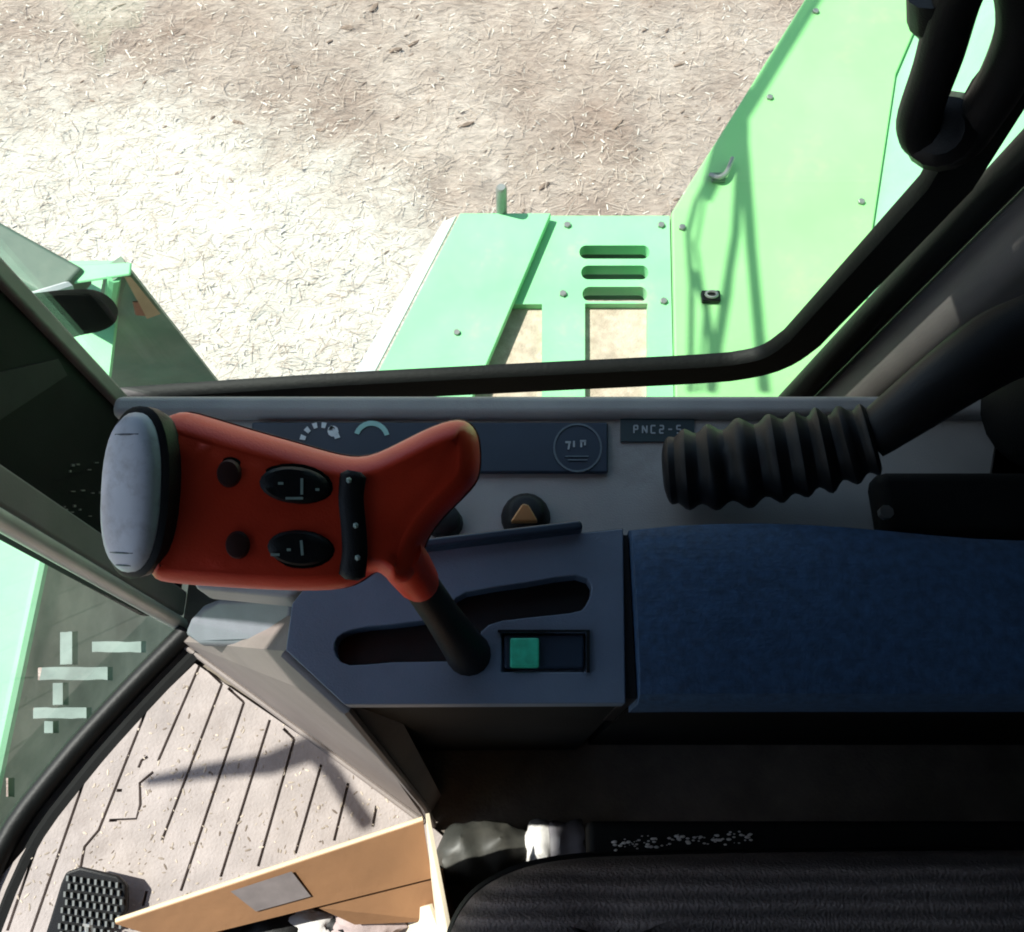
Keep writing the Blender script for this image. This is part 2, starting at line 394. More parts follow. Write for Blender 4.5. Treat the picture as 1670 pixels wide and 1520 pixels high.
def make_clods():
    bm = B()
    for i in range(700):
        x = random.uniform(-4.2, 2.0); y = random.uniform(1.4, 5.0)
        if pale_at(x, y) > 0.5 and random.random() < 0.85: continue
        L_ = random.uniform(0.005, 0.02) * (2.6 if random.random() < 0.12 else 1); w = L_ * random.uniform(0.15, 0.42)
        M = Matrix.Translation((x, y, gz(x, y) + 0.002)) @ Matrix.Rotation(random.gauss(0.55, 0.3), 4, 'Z') @ Matrix.Diagonal((L_, w, w * 0.7, 1))
        r = bmesh.ops.create_icosphere(bm, subdivisions=1, radius=1, matrix=M)
        for v in r['verts']: v.co += noise.noise_vector(v.co * 40) * w * 0.35
    mesh_obj('clods', bm, mat('dark_soil', (0.22, 0.155, 0.12), 0.95, 0.3, 40), kind='stuff', label='dark soil clods lying scattered among the straw', cat='clods')
make_clods()

# ------------------------------------------------------------------ machine outside the right-hand window
DZ = -0.20
st_plate = slab(poly_z([(640, 720), (752, 352), (1092, 352), (1100, 720)], DZ), 0.03)
step = thing('step_platform', 'light green slotted step plate outside the side window', 'platform', at(900, 500, z=DZ - 0.03))
pl = mesh_obj('plate', st_plate, M_green, step)
cs = []
for (x0, y0, x1, y1) in ((946, 390, 1062, 412), (949, 423, 1060, 446), (951, 458, 1058, 482)):
    pts = [at(x, y, z=DZ + 0.02) for x, y in rrect_px(x0, y0, x1, y1, (y1 - y0) / 2 - 0.01)]
    cs.append(cutter(slab(pts, 0.08)))
for (x0, y0, x1, y1) in ((760, 496, 884, 680), (954, 495, 1056, 680)):
    pts = [at(x, y, z=DZ) + Vector((0, 0, 0.02)) for x, y in ((x0, y0), (x1, y0), (x1, y1), (x0, y1))]
    cs.append(cutter(slab(pts, 0.08)))
cut(pl, cs)
for (x0, y0, x1, y1) in ((762, 492, 885, 680), (952, 491, 1058, 680)):
    mesh_obj('tread_pad', slab(poly_z([(x0, y0), (x1, y0), (x1, y1), (x0, y1)], DZ - .0165), .006), M_tread, step, part_label='worn beige tread pad set into the plate')
mesh_obj('slot_backing', slab(poly_z([(935, 380), (1075, 380), (1070, 488), (940, 488)], DZ - 0.045), 0.004), M_green_d, step, part_label='dark green sheet putting shade inside the three slots')  # darkness of the recess put into the sheet's colour
bolt_me = None
def bolts(par, pts, z):
    global bolt_me
    for (x, y) in pts:
        p = at(x, y, z=z)
        if bolt_me is None:
            b0 = mesh_obj('bolt', tube([p, p + Vector((0, 0, .005)), p + Vector((0, 0, .006))], [.0075, .0075, .006], 6), M_steel, par)
            bolt_me = b0.data; bolts.src = p - ROOT[par.name]
        else:
            o = bpy.data.objects.new('bolt', bolt_me); C.objects.link(o); o.parent = par; o.location = p - ROOT[par.name] - bolts.src
bolts(step, ((925, 368), (1078, 368), (918, 480), (1082, 492)), DZ)
# folded step: raised sloping-sided panel
fold = thing('fold_up_step', 'light green raised panel with a dark pin on the step plate', 'step panel', at(760, 500, z=DZ))
mesh_obj('panel', slab(poly_z([(750, 347), (899, 347), (770, 650), (588, 660)], DZ + 0.022), 0.018), M_green, fold, bevel=0.003)
mesh_obj('pale_side_strip', slab(poly_z([(722, 362), (744, 352), (588, 650), (548, 660)], DZ + 0.010), 0.006), M_pale, fold)  # flat pale strip along the left edge of the panel
p0 = at(818, 346, z=DZ + 0.03)
mesh_obj('pin', tube([p0 + Vector((0, .012, -.02)), p0 + Vector((0, .012, .055)), p0 + Vector((0, .012, .06))], [.011, .011, .008], 12), M_steel, fold, smooth=True)
mesh_obj('screw', tube([at(745, 543, z=DZ + .022), at(745, 543, z=DZ + .022) + Vector((0, 0, .005))], .006, 8), M_steel, fold)
# side cover : long plate running out from the cab, folding up into the tank wall
cov = thing('side_cover', 'broad sunlit yellowish green machine cover outside the window', 'machine cover', at(1250, 400, z=DZ - .03))
c_pts = [(1103, 720), (1096, 345), (1318, -10), (1430, -180), (1590, -180), (1462, 120), (1420, 400), (1400, 720)]
mesh_obj('top_plate', slab(poly_z(c_pts, DZ + 0.012), 0.03), M_green_y, cov, bevel=0.004)
w0 = [at(1590, -180, z=DZ + .008), at(1462, 120, z=DZ + .008), at(1420, 400, z=DZ + .008), at(1400, 720, z=DZ + .008)]
bm = B()
prof = [(-.03, -.035), (-.005, -.02), (.06, .015), (.12, .05), (.22, .2), (.34, .55), (.42, 1.1), (.44, 1.7)]
rings = [[p + Vector((a + .004, -a * 0.1, b)) for p in w0] for a, b in prof]
loft(bm, rings, cap=False, closed=False)
wal = mesh_obj('tank_wall', bm, M_green_r, cov, smooth=True)
wal.modifiers.new('thick', 'SOLIDIFY').thickness = 0.01
bolts(cov, ((1112, 372), (1330, 20), (1404, 330), (1398, 470), (1255, 160)), DZ + .012)
# mirror arm and grab rail standing above the cover: they throw the forked shadow
def lift(px, py, h): 
    p = at(px, py, z=DZ + .012); return p + SUN * (h / SUN.z)
rail = thing('grab_rail', 'green tubular grab rail above the side cover', 'rail', lift(1120, 620, 0.75))
def shp(pts, r, nm, h=0.85): mesh_obj(nm, tube([lift(x, y, h) for x, y in pts], r * .7, 8), M_green_d, rail, smooth=True)
shp([(1322, -10), (1226, 150), (1135, 330), (1122, 380), (1128, 470), (1126, 640)], .008, 'tube')
shp([(1345, -20), (1210, 200), (1200, 380), (1180, 500), (1160, 640)], .012, 'tube')
shp([(1206, 150), (1215, 260), (1225, 400), (1247, 640)], .014, 'tube')
shp([(1128, 440), (1150, 490), (1160, 560), (1158, 640)], .010, 'tube')
shp([(1335, -15), (1240, 140), (1150, 320), (1135, 400), (1150, 500), (1140, 640)], .005, 'cable')
shp([(1200, 380), (1190, 480), (1176, 560), (1165, 640)], .006, 'cable')
a = [lift(x, y, .85) for x, y in ((1190, 150), (1222, 140), (1222, 270), (1180, 290), (1160, 330), (1150, 300))]
mesh_obj('bracket', slab(a, .01), M_green_d, rail)
# black clip on the cover
cl = thing('hose_clip', 'small black clip with a hose on the side cover', 'clip', at(1158, 490, z=DZ + .012))
q = at(1158, 487, z=DZ + .012)
mesh_obj('clip_base', bx((q.x - .018, q.y - .012, q.z), (q.x + .018, q.y + .012, q.z + .012)), M_black, cl, bevel=.003)
mesh_obj('eye', tube([q + Vector((.011 * math.cos(a_), .007 * math.sin(a_), .015)) for a_ in [k * math.pi / 6 for k in range(13)]], .003, 6), M_steel, cl, smooth=True)
q2 = at(1172, 290, z=DZ + .012)
lt = thing('hook_latch', 'dark hooked latch on the edge of the side cover', 'latch', q2)
mesh_obj('hook', tube(spline([q2 + Vector((-.02, 0, .01)), q2 + Vector((-.005, -.012, .015)), q2 + Vector((.012, .0, .015)), q2 + Vector((.03, .04, .012))], 5), .005, 8), M_steel, lt, smooth=True)
mesh_obj('latch_base', bx((q2.x - .016, q2.y - .014, q2.z), (q2.x + .012, q2.y + .008, q2.z + .008)), M_green_d, lt, bevel=.002)

# green box, rail and lamp by the front corner
bxo = thing('divider_box', 'shaded dark green sheet metal box with orange sticker outside', 'metal box', (-0.75, 0.8, -1.2))
tA = at(210, 432, y=.92); tB = at(104, 440, y=.96)
zt = tA.z
tA = Vector((tA.x, tA.y, zt)); tB = Vector((tB.x - .01, tA.y + .02, zt))
tC = at(176, 560, z=zt - .0); tD = at(120, 600, z=zt)
def down(p, z): return Vector((p.x, p.y, z))
zb = -1.2
e1 = tA; e2 = at(352, 640, z=-.62); 
bm = B()   # main face (rear face), shade in its dark green : leaning outwards to the bottom
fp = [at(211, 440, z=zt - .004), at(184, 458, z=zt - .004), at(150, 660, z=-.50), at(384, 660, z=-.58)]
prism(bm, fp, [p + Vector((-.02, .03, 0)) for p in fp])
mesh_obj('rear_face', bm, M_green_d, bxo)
bm = slab(poly_z([(112, 432), (214, 427), (212, 447), (112, 462)], zt), .006)
mesh_obj('top_rim', bm, M_green, bxo, bevel=.003)
zi = zt - .12
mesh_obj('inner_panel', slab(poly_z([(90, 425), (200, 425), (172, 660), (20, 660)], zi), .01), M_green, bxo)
mesh_obj('corner_rib', tube([at(186, 452, z=zt - .005), at(160, 640, z=-.48)], .012, 8), M_green, bxo, smooth=True)
def on_face(px, py):    # point on rear face plane
    P0 = fp[0]; n = (fp[1] - fp[0]).cross(fp[3] - fp[0]).normalized()
    d = ray(px, py); t_ = (P0 - CAM).dot(n) / d.dot(n); p = CAM + d * t_
    return p - d.normalized() * .006
def face_quad(pts, m, nm, par):
    q = [on_face(*p) for p in pts]; dv = Vector((-.003, .003, 0))
    mesh_obj(nm, prism(B(), q, [p + dv for p in q]), m, par)
face_quad([(204, 452), (214, 452), (262, 512), (240, 520)], M_refl_o, 'sticker', bxo)
face_quad([(218, 494), (230, 492), (240, 516), (222, 514)], M_refl_r, 'sticker', bxo)
bar = [at(-40, 378, z=zt + .01), at(110, 462, z=zt + .01)]
dv = (bar[1] - bar[0]).normalized(); sd = Vector((-dv.y, dv.x, 0)) * .04
mesh_obj('header_bar', slab([bar[0] - sd, bar[1] - sd, bar[1] + sd, bar[0] + sd], .05), mat('shade_dark_steel', (.05, .095, .07), .6, .15, 10, dust=.15), bevel=.008, label='green steel bar darkened as in shade, running to the metal box', cat='bar')  # the bar's shade is put into a darker green
lp = thing('marker_lamp', 'black rounded marker lamp by the front cab pillar', 'lamp', at(95, 530, y=.62))
ring_px = [(40, 484), (90, 478), (140, 478), (172, 494), (186, 518), (172, 538), (130, 548), (80, 560), (30, 540), (-10, 505)]
rg = spline([at(x, y, y=.62) for x, y in ring_px], 4, True)
dpt = Vector((0, .022, -.02)); cen = sum(rg, Vector()) / len(rg)
mesh_obj('housing', loft(B(), [[cen + (p - cen) * .6 + Vector((0, -.006, .006)) for p in rg], [cen + (p - cen) * .9 + Vector((0, -.003, .004)) for p in rg], [cen + (p - cen) * .98 for p in rg], [p + dpt * .4 for p in rg], [cen + (p - cen) * .9 + dpt for p in rg]]), M_matte, lp, smooth=True)
mesh_obj('bracket', tube([at(-30, 500, y=.64), at(60, 486, y=.66), at(112, 470, y=.70)], .010, 8), M_pale, lp, smooth=True)

# ------------------------------------------------------------------ header seen through the windscreen
hx = -0.90
hd = thing('header_trough', 'green crop header back wall seen through the windscreen', 'header', (-1.2, .0, -1.9))
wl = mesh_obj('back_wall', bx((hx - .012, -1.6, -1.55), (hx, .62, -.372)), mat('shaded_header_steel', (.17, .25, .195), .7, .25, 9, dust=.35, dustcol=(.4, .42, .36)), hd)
cs = []
def px_on_wall(px, py): 
    p = at(px, py, x=hx); return p.y, p.z
for (x0, y0, x1, y1) in ((98, 1030, 127, 1084), (150, 1046, 238, 1064), (62, 1088, 184, 1109), (86, 1113, 112, 1150), (54, 1154, 150, 1172), (72, 1176, 96, 1196), (10, 1268, 24, 1300)):  # openings cut in the shape of white glints
    pr2 = [(x0 + (x1 - x0) * k / 7, y0 + random.uniform(-1, 1)) for k in range(8)] + [(x1 - (x1 - x0) * k / 7, y1 + random.uniform(-1, 1)) for k in range(8)]
    q = [at(x, y, x=hx) for x, y in pr2]
    cs.append(cutter(prism(B(), [p + Vector((.05, 0, 0)) for p in q], [p - Vector((.06, 0, 0)) for p in q])))
cut(wl, cs)
mesh_obj('top_sheet', bx((-1.7, -1.6, -.372), (hx + .004, .62, -.36)), M_green_r, hd)
mesh_obj('lower_sheet', bx((-1.5, -1.6, -1.58), (hx - .02, .62, -1.56)), mat('glint_backing', (.17, .215, .19), .9, .3, 8), hd)  # backing toned to give the openings their glint brightness
mesh_obj('rim', tube([(hx + .004, -1.6, -.366), (hx + .004, .62, -.366)], .012, 8), M_green_r, hd, smooth=True)
# bent mirror arm outside the windscreen (its shadow crosses the floor mat)
def fl(px, py, h):
    p = at(px, py, z=.012); return p + SUN * (h / SUN.z)
ma = thing('mirror_arm', 'bent black mirror arm outside the windscreen', 'mirror arm', fl(235, 1275, .75))
mesh_obj('tube', tube([fl(240, 1275, .75), fl(340, 1258, .75), fl(440, 1246, .75), fl(505, 1222, .75), fl(530, 1236, .75)], [.006, .010, .014, .017, .016], 10), M_black, ma, smooth=True)
mesh_obj('tube', tube([fl(505, 1222, .75), fl(545, 1262, .75), fl(575, 1310, .75), fl(600, 1345, .75)], .011, 10), M_black, ma, smooth=True)

# ------------------------------------------------------------------ cab shell
def struct(nm, bm, m, **k): return mesh_obj(nm, bm, m, kind='structure', **k)
WS = [Vector((-.470, .240, 0)), Vector((-.545, .150, 0)), Vector((-.612, .060, 0)), Vector((-.668, -.040, 0)), Vector((-.70, -.20, 0)), Vector((-.71, -.34, 0)), Vector((-.70, -.5, 0)), Vector((-.668, -.64, 0)), Vector((-.6, -.76, 0)), Vector((-.47, -.92, 0))]
flo = [p.copy() for p in WS] + [Vector((1.15, -1.12, 0)), Vector((1.15, .53, 0)), Vector((-.47, .53, 0))]
struct('cab_floor', slab([p for p in flo], .05), M_floor)
RZ = 1.62
struct('cab_roof', bx((-.98, -1.25, RZ), (1.25, .66, RZ + .1)), M_roof)
struct('wall_rear', bx((1.15, -1.12, -.05), (1.2, .58, RZ - .002)), M_roof)
struct('wall_left', bx((-.35, -1.17, -.05), (1.148, -1.122, RZ - .002)), M_roof)
struct('wall_right', bx((.52, .532, -.05), (1.148, .58, RZ - .002)), M_trim)
struct('added_light_block', bx((-.46, .527, 1.18), (.518, .58, RZ - .002)), M_trim)  # unseen panel added above the window to darken the cab
struct('sill_wall', bx((-.46, .517, -.05), (.375, .525, .13)), M_trim)
pf = thing('front_pillar', 'dark front cab pillar with light edge trims', 'pillar', (-.5, .35, 0))
mesh_obj('panel', bx((-.535, .262, 0), (-.475, .478, RZ - .003)), M_trim, pf, bevel=.012, seg=3)
mesh_obj('edge_trim', tube([(-.472, .252, 0.0), (-.472, .252, RZ - .01)], .010, 10), M_edge, pf, smooth=True)
mesh_obj('inner_trim', bx((-.486, .264, .0), (-.469, .300, RZ - .01)), M_pillar, pf, bevel=.004)
mesh_obj('edge_trim', bx((-.486, .452, .0), (-.466, .474, RZ - .01)), M_pillar, pf, bevel=.005)
mesh_obj('reflection_band', prism(B(), [at(-30, 705, x=-.472), at(-30, 615, x=-.472), at(95, 585, x=-.472), at(110, 612, x=-.472)], [p - Vector((.006, 0, 0)) for p in (at(-30, 705, x=-.472), at(-30, 615, x=-.472), at(95, 585, x=-.472), at(110, 612, x=-.472))]), mat('reflection_paint', (.03, .03, .029), .8, .2, 20, spec=.15), pf)  # grey reflection on the pillar, painted as a thin plate
for i in range(16):
    x = random.uniform(104, 168); y = random.uniform(752, 842); dx_ = random.uniform(2, 7); dy_ = random.uniform(1.5, 4)
    q = [at(x, y, x=-.4735), at(x + dx_, y, x=-.4735), at(x + dx_, y + dy_, x=-.4735), at(x, y + dy_, x=-.4735)]
    mesh_obj('sticker_scrap', prism(B(), q, [p - Vector((.002, 0, 0)) for p in q]), MATS['pillar_trim'], pf)
struct('pillar_left', bx((-.50, -1.12, 0), (-.40, -.94, RZ - .003)), M_trim)
def LX(z): return .399 + .127 * (z - .432)      # the rear pillar leans back a little
pr = thing('rear_pillar', 'grey padded rear door pillar beside the side window', 'pillar', (.45, .5, 0))
mesh_obj('pad', prism(B(), [Vector((LX(1.6) + a, b, 1.6)) for a, b in ((.014, .445), (.15, .43), (.15, .52), (.014, .512))], [Vector((LX(0) + a, b, 0)) for a, b in ((.014, .445), (.15, .43), (.15, .52), (.014, .512))]), M_pillar, pr, bevel=.022, seg=4)
mesh_obj('rubber_edge', tube([(LX(.05), .508, .05), (LX(.5), .508, .5), (LX(1), .508, 1.0), (LX(1.6), .508, 1.6)], .017, 12), M_seal, pr, smooth=True)
mesh_obj('lining', bx((.56, .40, 0), (1.0, .53, RZ - .003)), M_trim, pr, bevel=.02)

# ------------------------------------------------------------------ side window
sw = thing('side_window', 'large right-hand side window in a black rubber seal', 'window', (0, .5, .25))
WY = .505
def wp(px, py, y=WY): return at(px, py, y=y)
edge = [wp(150, 635), wp(500, 611), wp(835, 593), wp(1100, 580), wp(1190, 574), wp(1238, 564), wp(1272, 542), wp(1300, 513), wp(1500, 285), wp(1585, 130)]
top_e = Vector((.46, WY, 1.60))
inner = [Vector((p.x, WY, p.z)) for p in edge] + [top_e]
# rubber seal: flat band, cross-section swept along the lower and rear edge
def band(path, wa, wb, d, off):
    bm = B(); rings = []; n = len(path)
    for i, p in enumerate(path):
        a_ = path[max(0, i - 1)]; b_ = path[min(n - 1, i + 1)]; dr = (b_ - a_).normalized()
        nr = Vector((dr.z, 0, -dr.x))          # points outwards/down
        o = p + nr * off; f_ = min(1, max(0, (p.z - .30) / .1)); w = wa + (wb - wa) * f_
        rings.append([o + Vector((0, -d, 0)) + nr * .004, o + Vector((0, -d, 0)) + nr * (w - .004), o + nr * w + Vector((0, -d * .6, 0)), o + nr * w, o, o + Vector((0, -d * .6, 0))])
    return loft(bm, rings)
sp = spline(inner[:5], 3)[:-1] + spline(inner[4:9], 4)[:-1] + inner[8:]
mesh_obj('seal', band(sp, .050, .046, .016, 0.0), M_seal, sw, smooth=True)
gl = [Vector((-.52, WY + .006, .10)), Vector((.362, WY + .006, .10)), Vector((.55, WY + .006, 1.60)), Vector((-.52, WY + .006, 1.60))]
mesh_obj('pane', prism(B(), gl, [p + Vector((0, .004, 0)) for p in gl]), G_side, sw)
# hinge latch with a looped handle
hp = lambda x, y, d=.46: at(x, y, y=d)
hz = hp(1560, 200)
hn = thing('window_latch', 'black looped latch handle on the side window', 'latch', hz)
loop = spline([hp(1512, 225), hp(1500, 190), hp(1530, 100), hp(1560, 0), hp(1600, -60), hp(1660, -40), hp(1668, 40), hp(1640, 120), hp(1600, 185), hp(1560, 235)], 5, True)
mesh_obj('handle', tube(loop + [loop[0], loop[1]], .0135, 12, flat=1.2), M_black, hn, smooth=True)
mesh_obj('boss', tube([hp(1540, 215, .50), hp(1535, 215, .455), hp(1533, 214, .452)], [.030, .024, .016], 16), M_black, hn, smooth=True)
mesh_obj('knob', tube([hp(1530, -25, .47), hp(1532, 20, .47), hp(1540, 45, .47), hp(1546, 52, .47)], [.018, .019, .014, .006], 14), M_black, hn, smooth=True)
mesh_obj('plate', prism(B(), [hp(1500, 250, .495), hp(1590, 150, .495), hp(1680, 80, .495), hp(1690, 150, .495), hp(1560, 300, .495)], [hp(*p, .503) for p in ((1500, 250), (1590, 150), (1680, 80), (1690, 150), (1560, 300))]), M_black, hn)

# ------------------------------------------------------------------ windscreen
wsn = thing('windscreen', 'curved front windscreen with a black lower seal', 'windscreen', (-.7, -.3, 0))
ws2 = spline(WS, 4)
bm = B(); lean = Vector((-.06, 0, 0))
loft(bm, [[p + Vector((0, 0, .012)) for p in ws2], [p + lean + Vector((0, 0, RZ - .015)) for p in ws2]], cap=False, closed=False)
mesh_obj('pane', bm, G_front, wsn, smooth=True)
mesh_obj('seal', tube([p + Vector((.014, 0, .016)) for p in ws2], .015, 10), M_seal, wsn, smooth=True)
mesh_obj('seal_shadow', tube([p + Vector((.045, -.012, .004)) for p in ws2[1:]], .012, 8), M_trim, wsn, smooth=True)  # dark tube standing in for the shadow along the seal

# ------------------------------------------------------------------ floor mat
mt_px = [(318, 1082), (690, 1336), (735, 1375), (735, 1900), (-260, 1900), (-200, 1640), (-60, 1500), (48, 1376), (180, 1215)]
fm = mesh_obj('floor_mat', slab([Vector((p.x, p.y, .013)) for p in poly_z(mt_px, .013)], .011), M_mat, label='dusty light grey rubber floor mat with long grooves', cat='floor mat')
grooves = [
 [(12, 1518), (40, 1436), (69, 1356)], [(40, 1555), (52, 1518), (100, 1380), (147, 1245)],
 [(118, 1440), (132, 1413), (138, 1381), (161, 1354), (205, 1243), (245, 1142)], [(258, 1241), (325, 1086)],
 [(178, 1338), (222, 1336), (229, 1312), (228, 1277), (250, 1259)], [(226, 1252), (231, 1240), (241, 1234)], [(264, 1371), (362, 1115)],
 [(295, 1453), (398, 1145)], [(360, 1430), (440, 1174)], [(421, 1413), (480, 1205)], [(482, 1392), (524, 1247)], [(545, 1371), (568, 1277)], [(608, 1348), (614, 1314)],
 [(239, 1453), (233, 1478)], [(190, 1289), (199, 1289)], [(340, 1094), (362, 1115)], [(372, 1122), (398, 1145)], [(462, 1188), (480, 1205)]]
off = -fm.location
cs = []
for g in grooves:
    pts = [at(x, y, z=.013) for x, y in g]
    L_, Rr = [], []
    for i, p in enumerate(pts):
        d = (pts[min(i + 1, len(pts) - 1)] - pts[max(i - 1, 0)]).normalized(); n_ = Vector((-d.y, d.x, 0)) * .0019
        L_.append(p + n_ + Vector((0, 0, .01))); Rr.append(p - n_ + Vector((0, 0, .01)))
    cs.append(cutter(slab(L_ + Rr[::-1], .0195)))
bpy.context.view_layer.update()
cut(fm, cs)

def make_grit():
    bm = B()
    for i in range(900):
        x = random.uniform(20, 690); y = random.uniform(1090, 1500)
        if y < 1075 + (x - 310) * .70 or y < 1450 - x * 1.17: continue
        c_ = at(x, y, z=.0132); r_ = random.uniform(.0005, .0016)
        bmesh.ops.create_icosphere(bm, subdivisions=1, radius=r_, matrix=Matrix.Translation(c_) @ Matrix.Rotation(random.uniform(0, 3), 4, 'Z') @ Matrix.Diagonal((random.uniform(1, 3.5), 1, .5, 1)))
    mesh_obj('grit', bm, straw_mat('grit', (.12, .09, .07), (.55, .47, .38)), kind='stuff', label='fine grit and chaff strewn over the floor mat', cat='grit')
make_grit()
# ------------------------------------------------------------------ kick panel and console
con = thing('control_console', 'blue grey side console with slotted lever plate and grey shelf', 'console', (0, .2, 0))
PZ = .565
plate_px = [(476, 985), (500, 955), (600, 912), (700, 893), (1016, 862), (1020, 1147), (562, 1149), (466, 1060)]
cp = mesh_obj('lever_plate', slab(poly_z(plate_px, PZ), .02), M_blue, con)
slot = [(546, 1048), (560, 1032), (600, 1022), (690, 1012), (735, 985), (760, 966), (860, 950), (940, 938), (965, 955), (955, 988), (930, 1000), (820, 1012), (785, 1030), (770, 1070), (740, 1078), (640, 1080), (570, 1085), (548, 1070)]
cs = [cutter(slab([p + Vector((0, 0, .01)) for p in spline(poly_z(slot, PZ), 2, True)], .06))]
sx = [at(x, y, z=PZ) for x, y in ((818, 1032), (956, 1032), (956, 1096), (818, 1096))]
cs.append(cutter(slab([p + Vector((0, 0, .01)) for p in sx], .018)))
cut(cp, cs)
b_ = cp.modifiers.new('bevel', 'BEVEL'); b_.width = .0025; b_.segments = 2; b_.limit_method = 'ANGLE'
mesh_obj('slot_pan', slab(poly_z([(520, 1000), (990, 900), (990, 1020), (800, 1110), (520, 1110)], PZ - .05), .003), M_black, con)
mesh_obj('slot_dark_fill', slab(spline(poly_z(slot, PZ - .016), 2, True), .02), M_black, con)  # black fill, the dark of the slot recess as colour
body = poly_z([(x + (8 if x < 800 else 0), y - (6 if y > 1100 else 0)) for x, y in plate_px], PZ - .0205)
inset = [p.copy() for p in body]
btm = [Vector((p.x, p.y, .0)) for p in body]
mesh_obj('body', prism(B(), inset, btm), M_trim, con)
# raised dark lip behind the plate
lip_px = [(600, 912), (640, 890), (700, 876), (948, 846), (952, 862), (700, 893)]
mesh_obj('rear_lip', slab([p for p in poly_z(lip_px, PZ + .012)], .03), M_strip, con, bevel=.003)
# shelf
SZ = .50
sh0 = at(186, 650, z=SZ).x; 
yb1 = at(835, 650, z=SZ).y; ym = at(835, 862, z=SZ).y
shp_ = poly_z([(196, 658), (300, 862), (318, 960), (470, 975), (600, 900), (1035, 900), (1600, 900), (1640, 658)], SZ)
sh = mesh_obj('shelf', slab(shp_, .04), M_shelf, con, bevel=.004)
mesh_obj('shelf_rim', bx((at(192, 650, z=SZ).x, yb1 - .022, SZ - .06), (.62, yb1, SZ + .010)), M_shelf, con, bevel=.008, seg=3)
mesh_obj('shelf_side', bx((-.28, ym - .02, .0), (.61, yb1 - .03, SZ - .045)), M_trim, con)
ds = poly_z([(410, 688), (992, 688), (992, 771), (410, 771)], SZ + .006)
dsp = mesh_obj('instrument_strip', slab(ds, .005), M_strip, con, bevel=.002)
SY = SZ + .0065
def arc_mark(cx, cy, r, a0, a1, w, m, nm='gauge_mark', n=10, gap=False):
    bm = B()
    for k in range(n):
        if gap and k % 2: continue
        b0 = R(a0 + (a1 - a0) * k / n); b1 = R(a0 + (a1 - a0) * (k + 1) / n)
        q = [at(cx + rr * math.cos(bb), cy - rr * math.sin(bb), z=SY + .0006) for rr, bb in ((r, b0), (r, b1), (r - w, b1), (r - w, b0))]
        slab(q, .0006, bm)
    mesh_obj(nm, bm, m, dsp)
arc_mark(522, 722, 34, 15, 170, 9, M_white, gap=True, n=11)
arc_mark(543, 703, 9, 0, 360, 8.5, M_white)
arc_mark(606, 716, 30, 15, 160, 8, M_teal)
arc_mark(942, 730, 40, 0, 360, 3, mat('dim_print', (.12, .15, .17), .5), 'emblem_ring', 28)
def strokes(segs, w, m, nm, par, z):
    bm = B()
    for (xa, ya, xb, yb) in segs:
        d = Vector((xb - xa, yb - ya)).normalized(); n_ = Vector((-d.y, d.x)) * w / 2
        slab([at(xa + n_.x, ya + n_.y, z=z), at(xb + n_.x, yb + n_.y, z=z), at(xb - n_.x, yb - n_.y, z=z), at(xa - n_.x, ya - n_.y, z=z)], .0005, bm)
    mesh_obj(nm, bm, m, par)
M_dimw = mat('dull_white_print', (.42, .45, .46), .5)
strokes([(922, 721, 931, 721), (929, 721, 927, 733), (936, 719, 936, 729), (946, 719, 956, 719), (948, 719, 948, 729), (954, 719, 954, 726)], 3, M_dimw, 'emblem_letters', dsp, SY + .0007)
strokes([(922, 744, 960, 744), (926, 750, 958, 750)], 2, MATS['dim_print'], 'emblem_letters', dsp, SY + .0007)
stk = mesh_obj('sticker', slab(poly_z([(1012, 683), (1132, 683), (1132, 720), (1012, 720)], SZ + .0022), .002), mat('dark_sticker', (.018, .035, .035), .4), con)
L6 = [(0, 0, 0, 12), (0, 0, 6, 0), (6, 0, 6, 6), (0, 6, 6, 6)], [(0, 12, 0, 0), (0, 0, 7, 12), (7, 12, 7, 0)], [(7, 0, 0, 0), (0, 0, 0, 12), (0, 12, 7, 12)], [(0, 0, 6, 0), (6, 0, 6, 6), (6, 6, 0, 6), (0, 6, 0, 12), (0, 12, 6, 12)], [(0, 6, 6, 6)], [(6, 0, 0, 0), (0, 0, 0, 6), (0, 6, 6, 6), (6, 6, 6, 12), (6, 12, 0, 12)]
sg = []
for i, gph in enumerate(L6):
    for (xa, ya, xb, yb) in gph: sg.append((1034 + i * 14 + xa, 694 + ya, 1034 + i * 14 + xb, 694 + yb))
strokes(sg, 2.2, M_dimw, 'sticker_letters', stk, SZ + .003)
# rocker switch
sxc = [at(x, y, z=PZ - .006) for x, y in ((822, 1036), (952, 1036), (952, 1092), (822, 1092))]
rk = mesh_obj('rocker_switch', slab([p + Vector((0, 0, .006)) for p in sxc], .012), M_strip, con, bevel=.002)
mesh_obj('switch_bezel', prism(B(), poly_z([(812, 1027), (962, 1027), (962, 1031), (812, 1031)], PZ + .003), poly_z([(812, 1027), (962, 1027), (962, 1031), (812, 1031)], PZ - .002)), M_trim, con)
mesh_obj('switch_bezel', prism(B(), poly_z([(956, 1031), (962, 1031), (962, 1097), (956, 1097)], PZ + .003), poly_z([(956, 1031), (962, 1031), (962, 1097), (956, 1097)], PZ - .002)), M_trim, con)
mesh_obj('green_lens', slab(poly_z([(832, 1040), (879, 1040), (879, 1088), (832, 1088)], PZ + .0045), .006), M_lens, rk, bevel=.0015, part_label='glowing green half of the rocker switch')
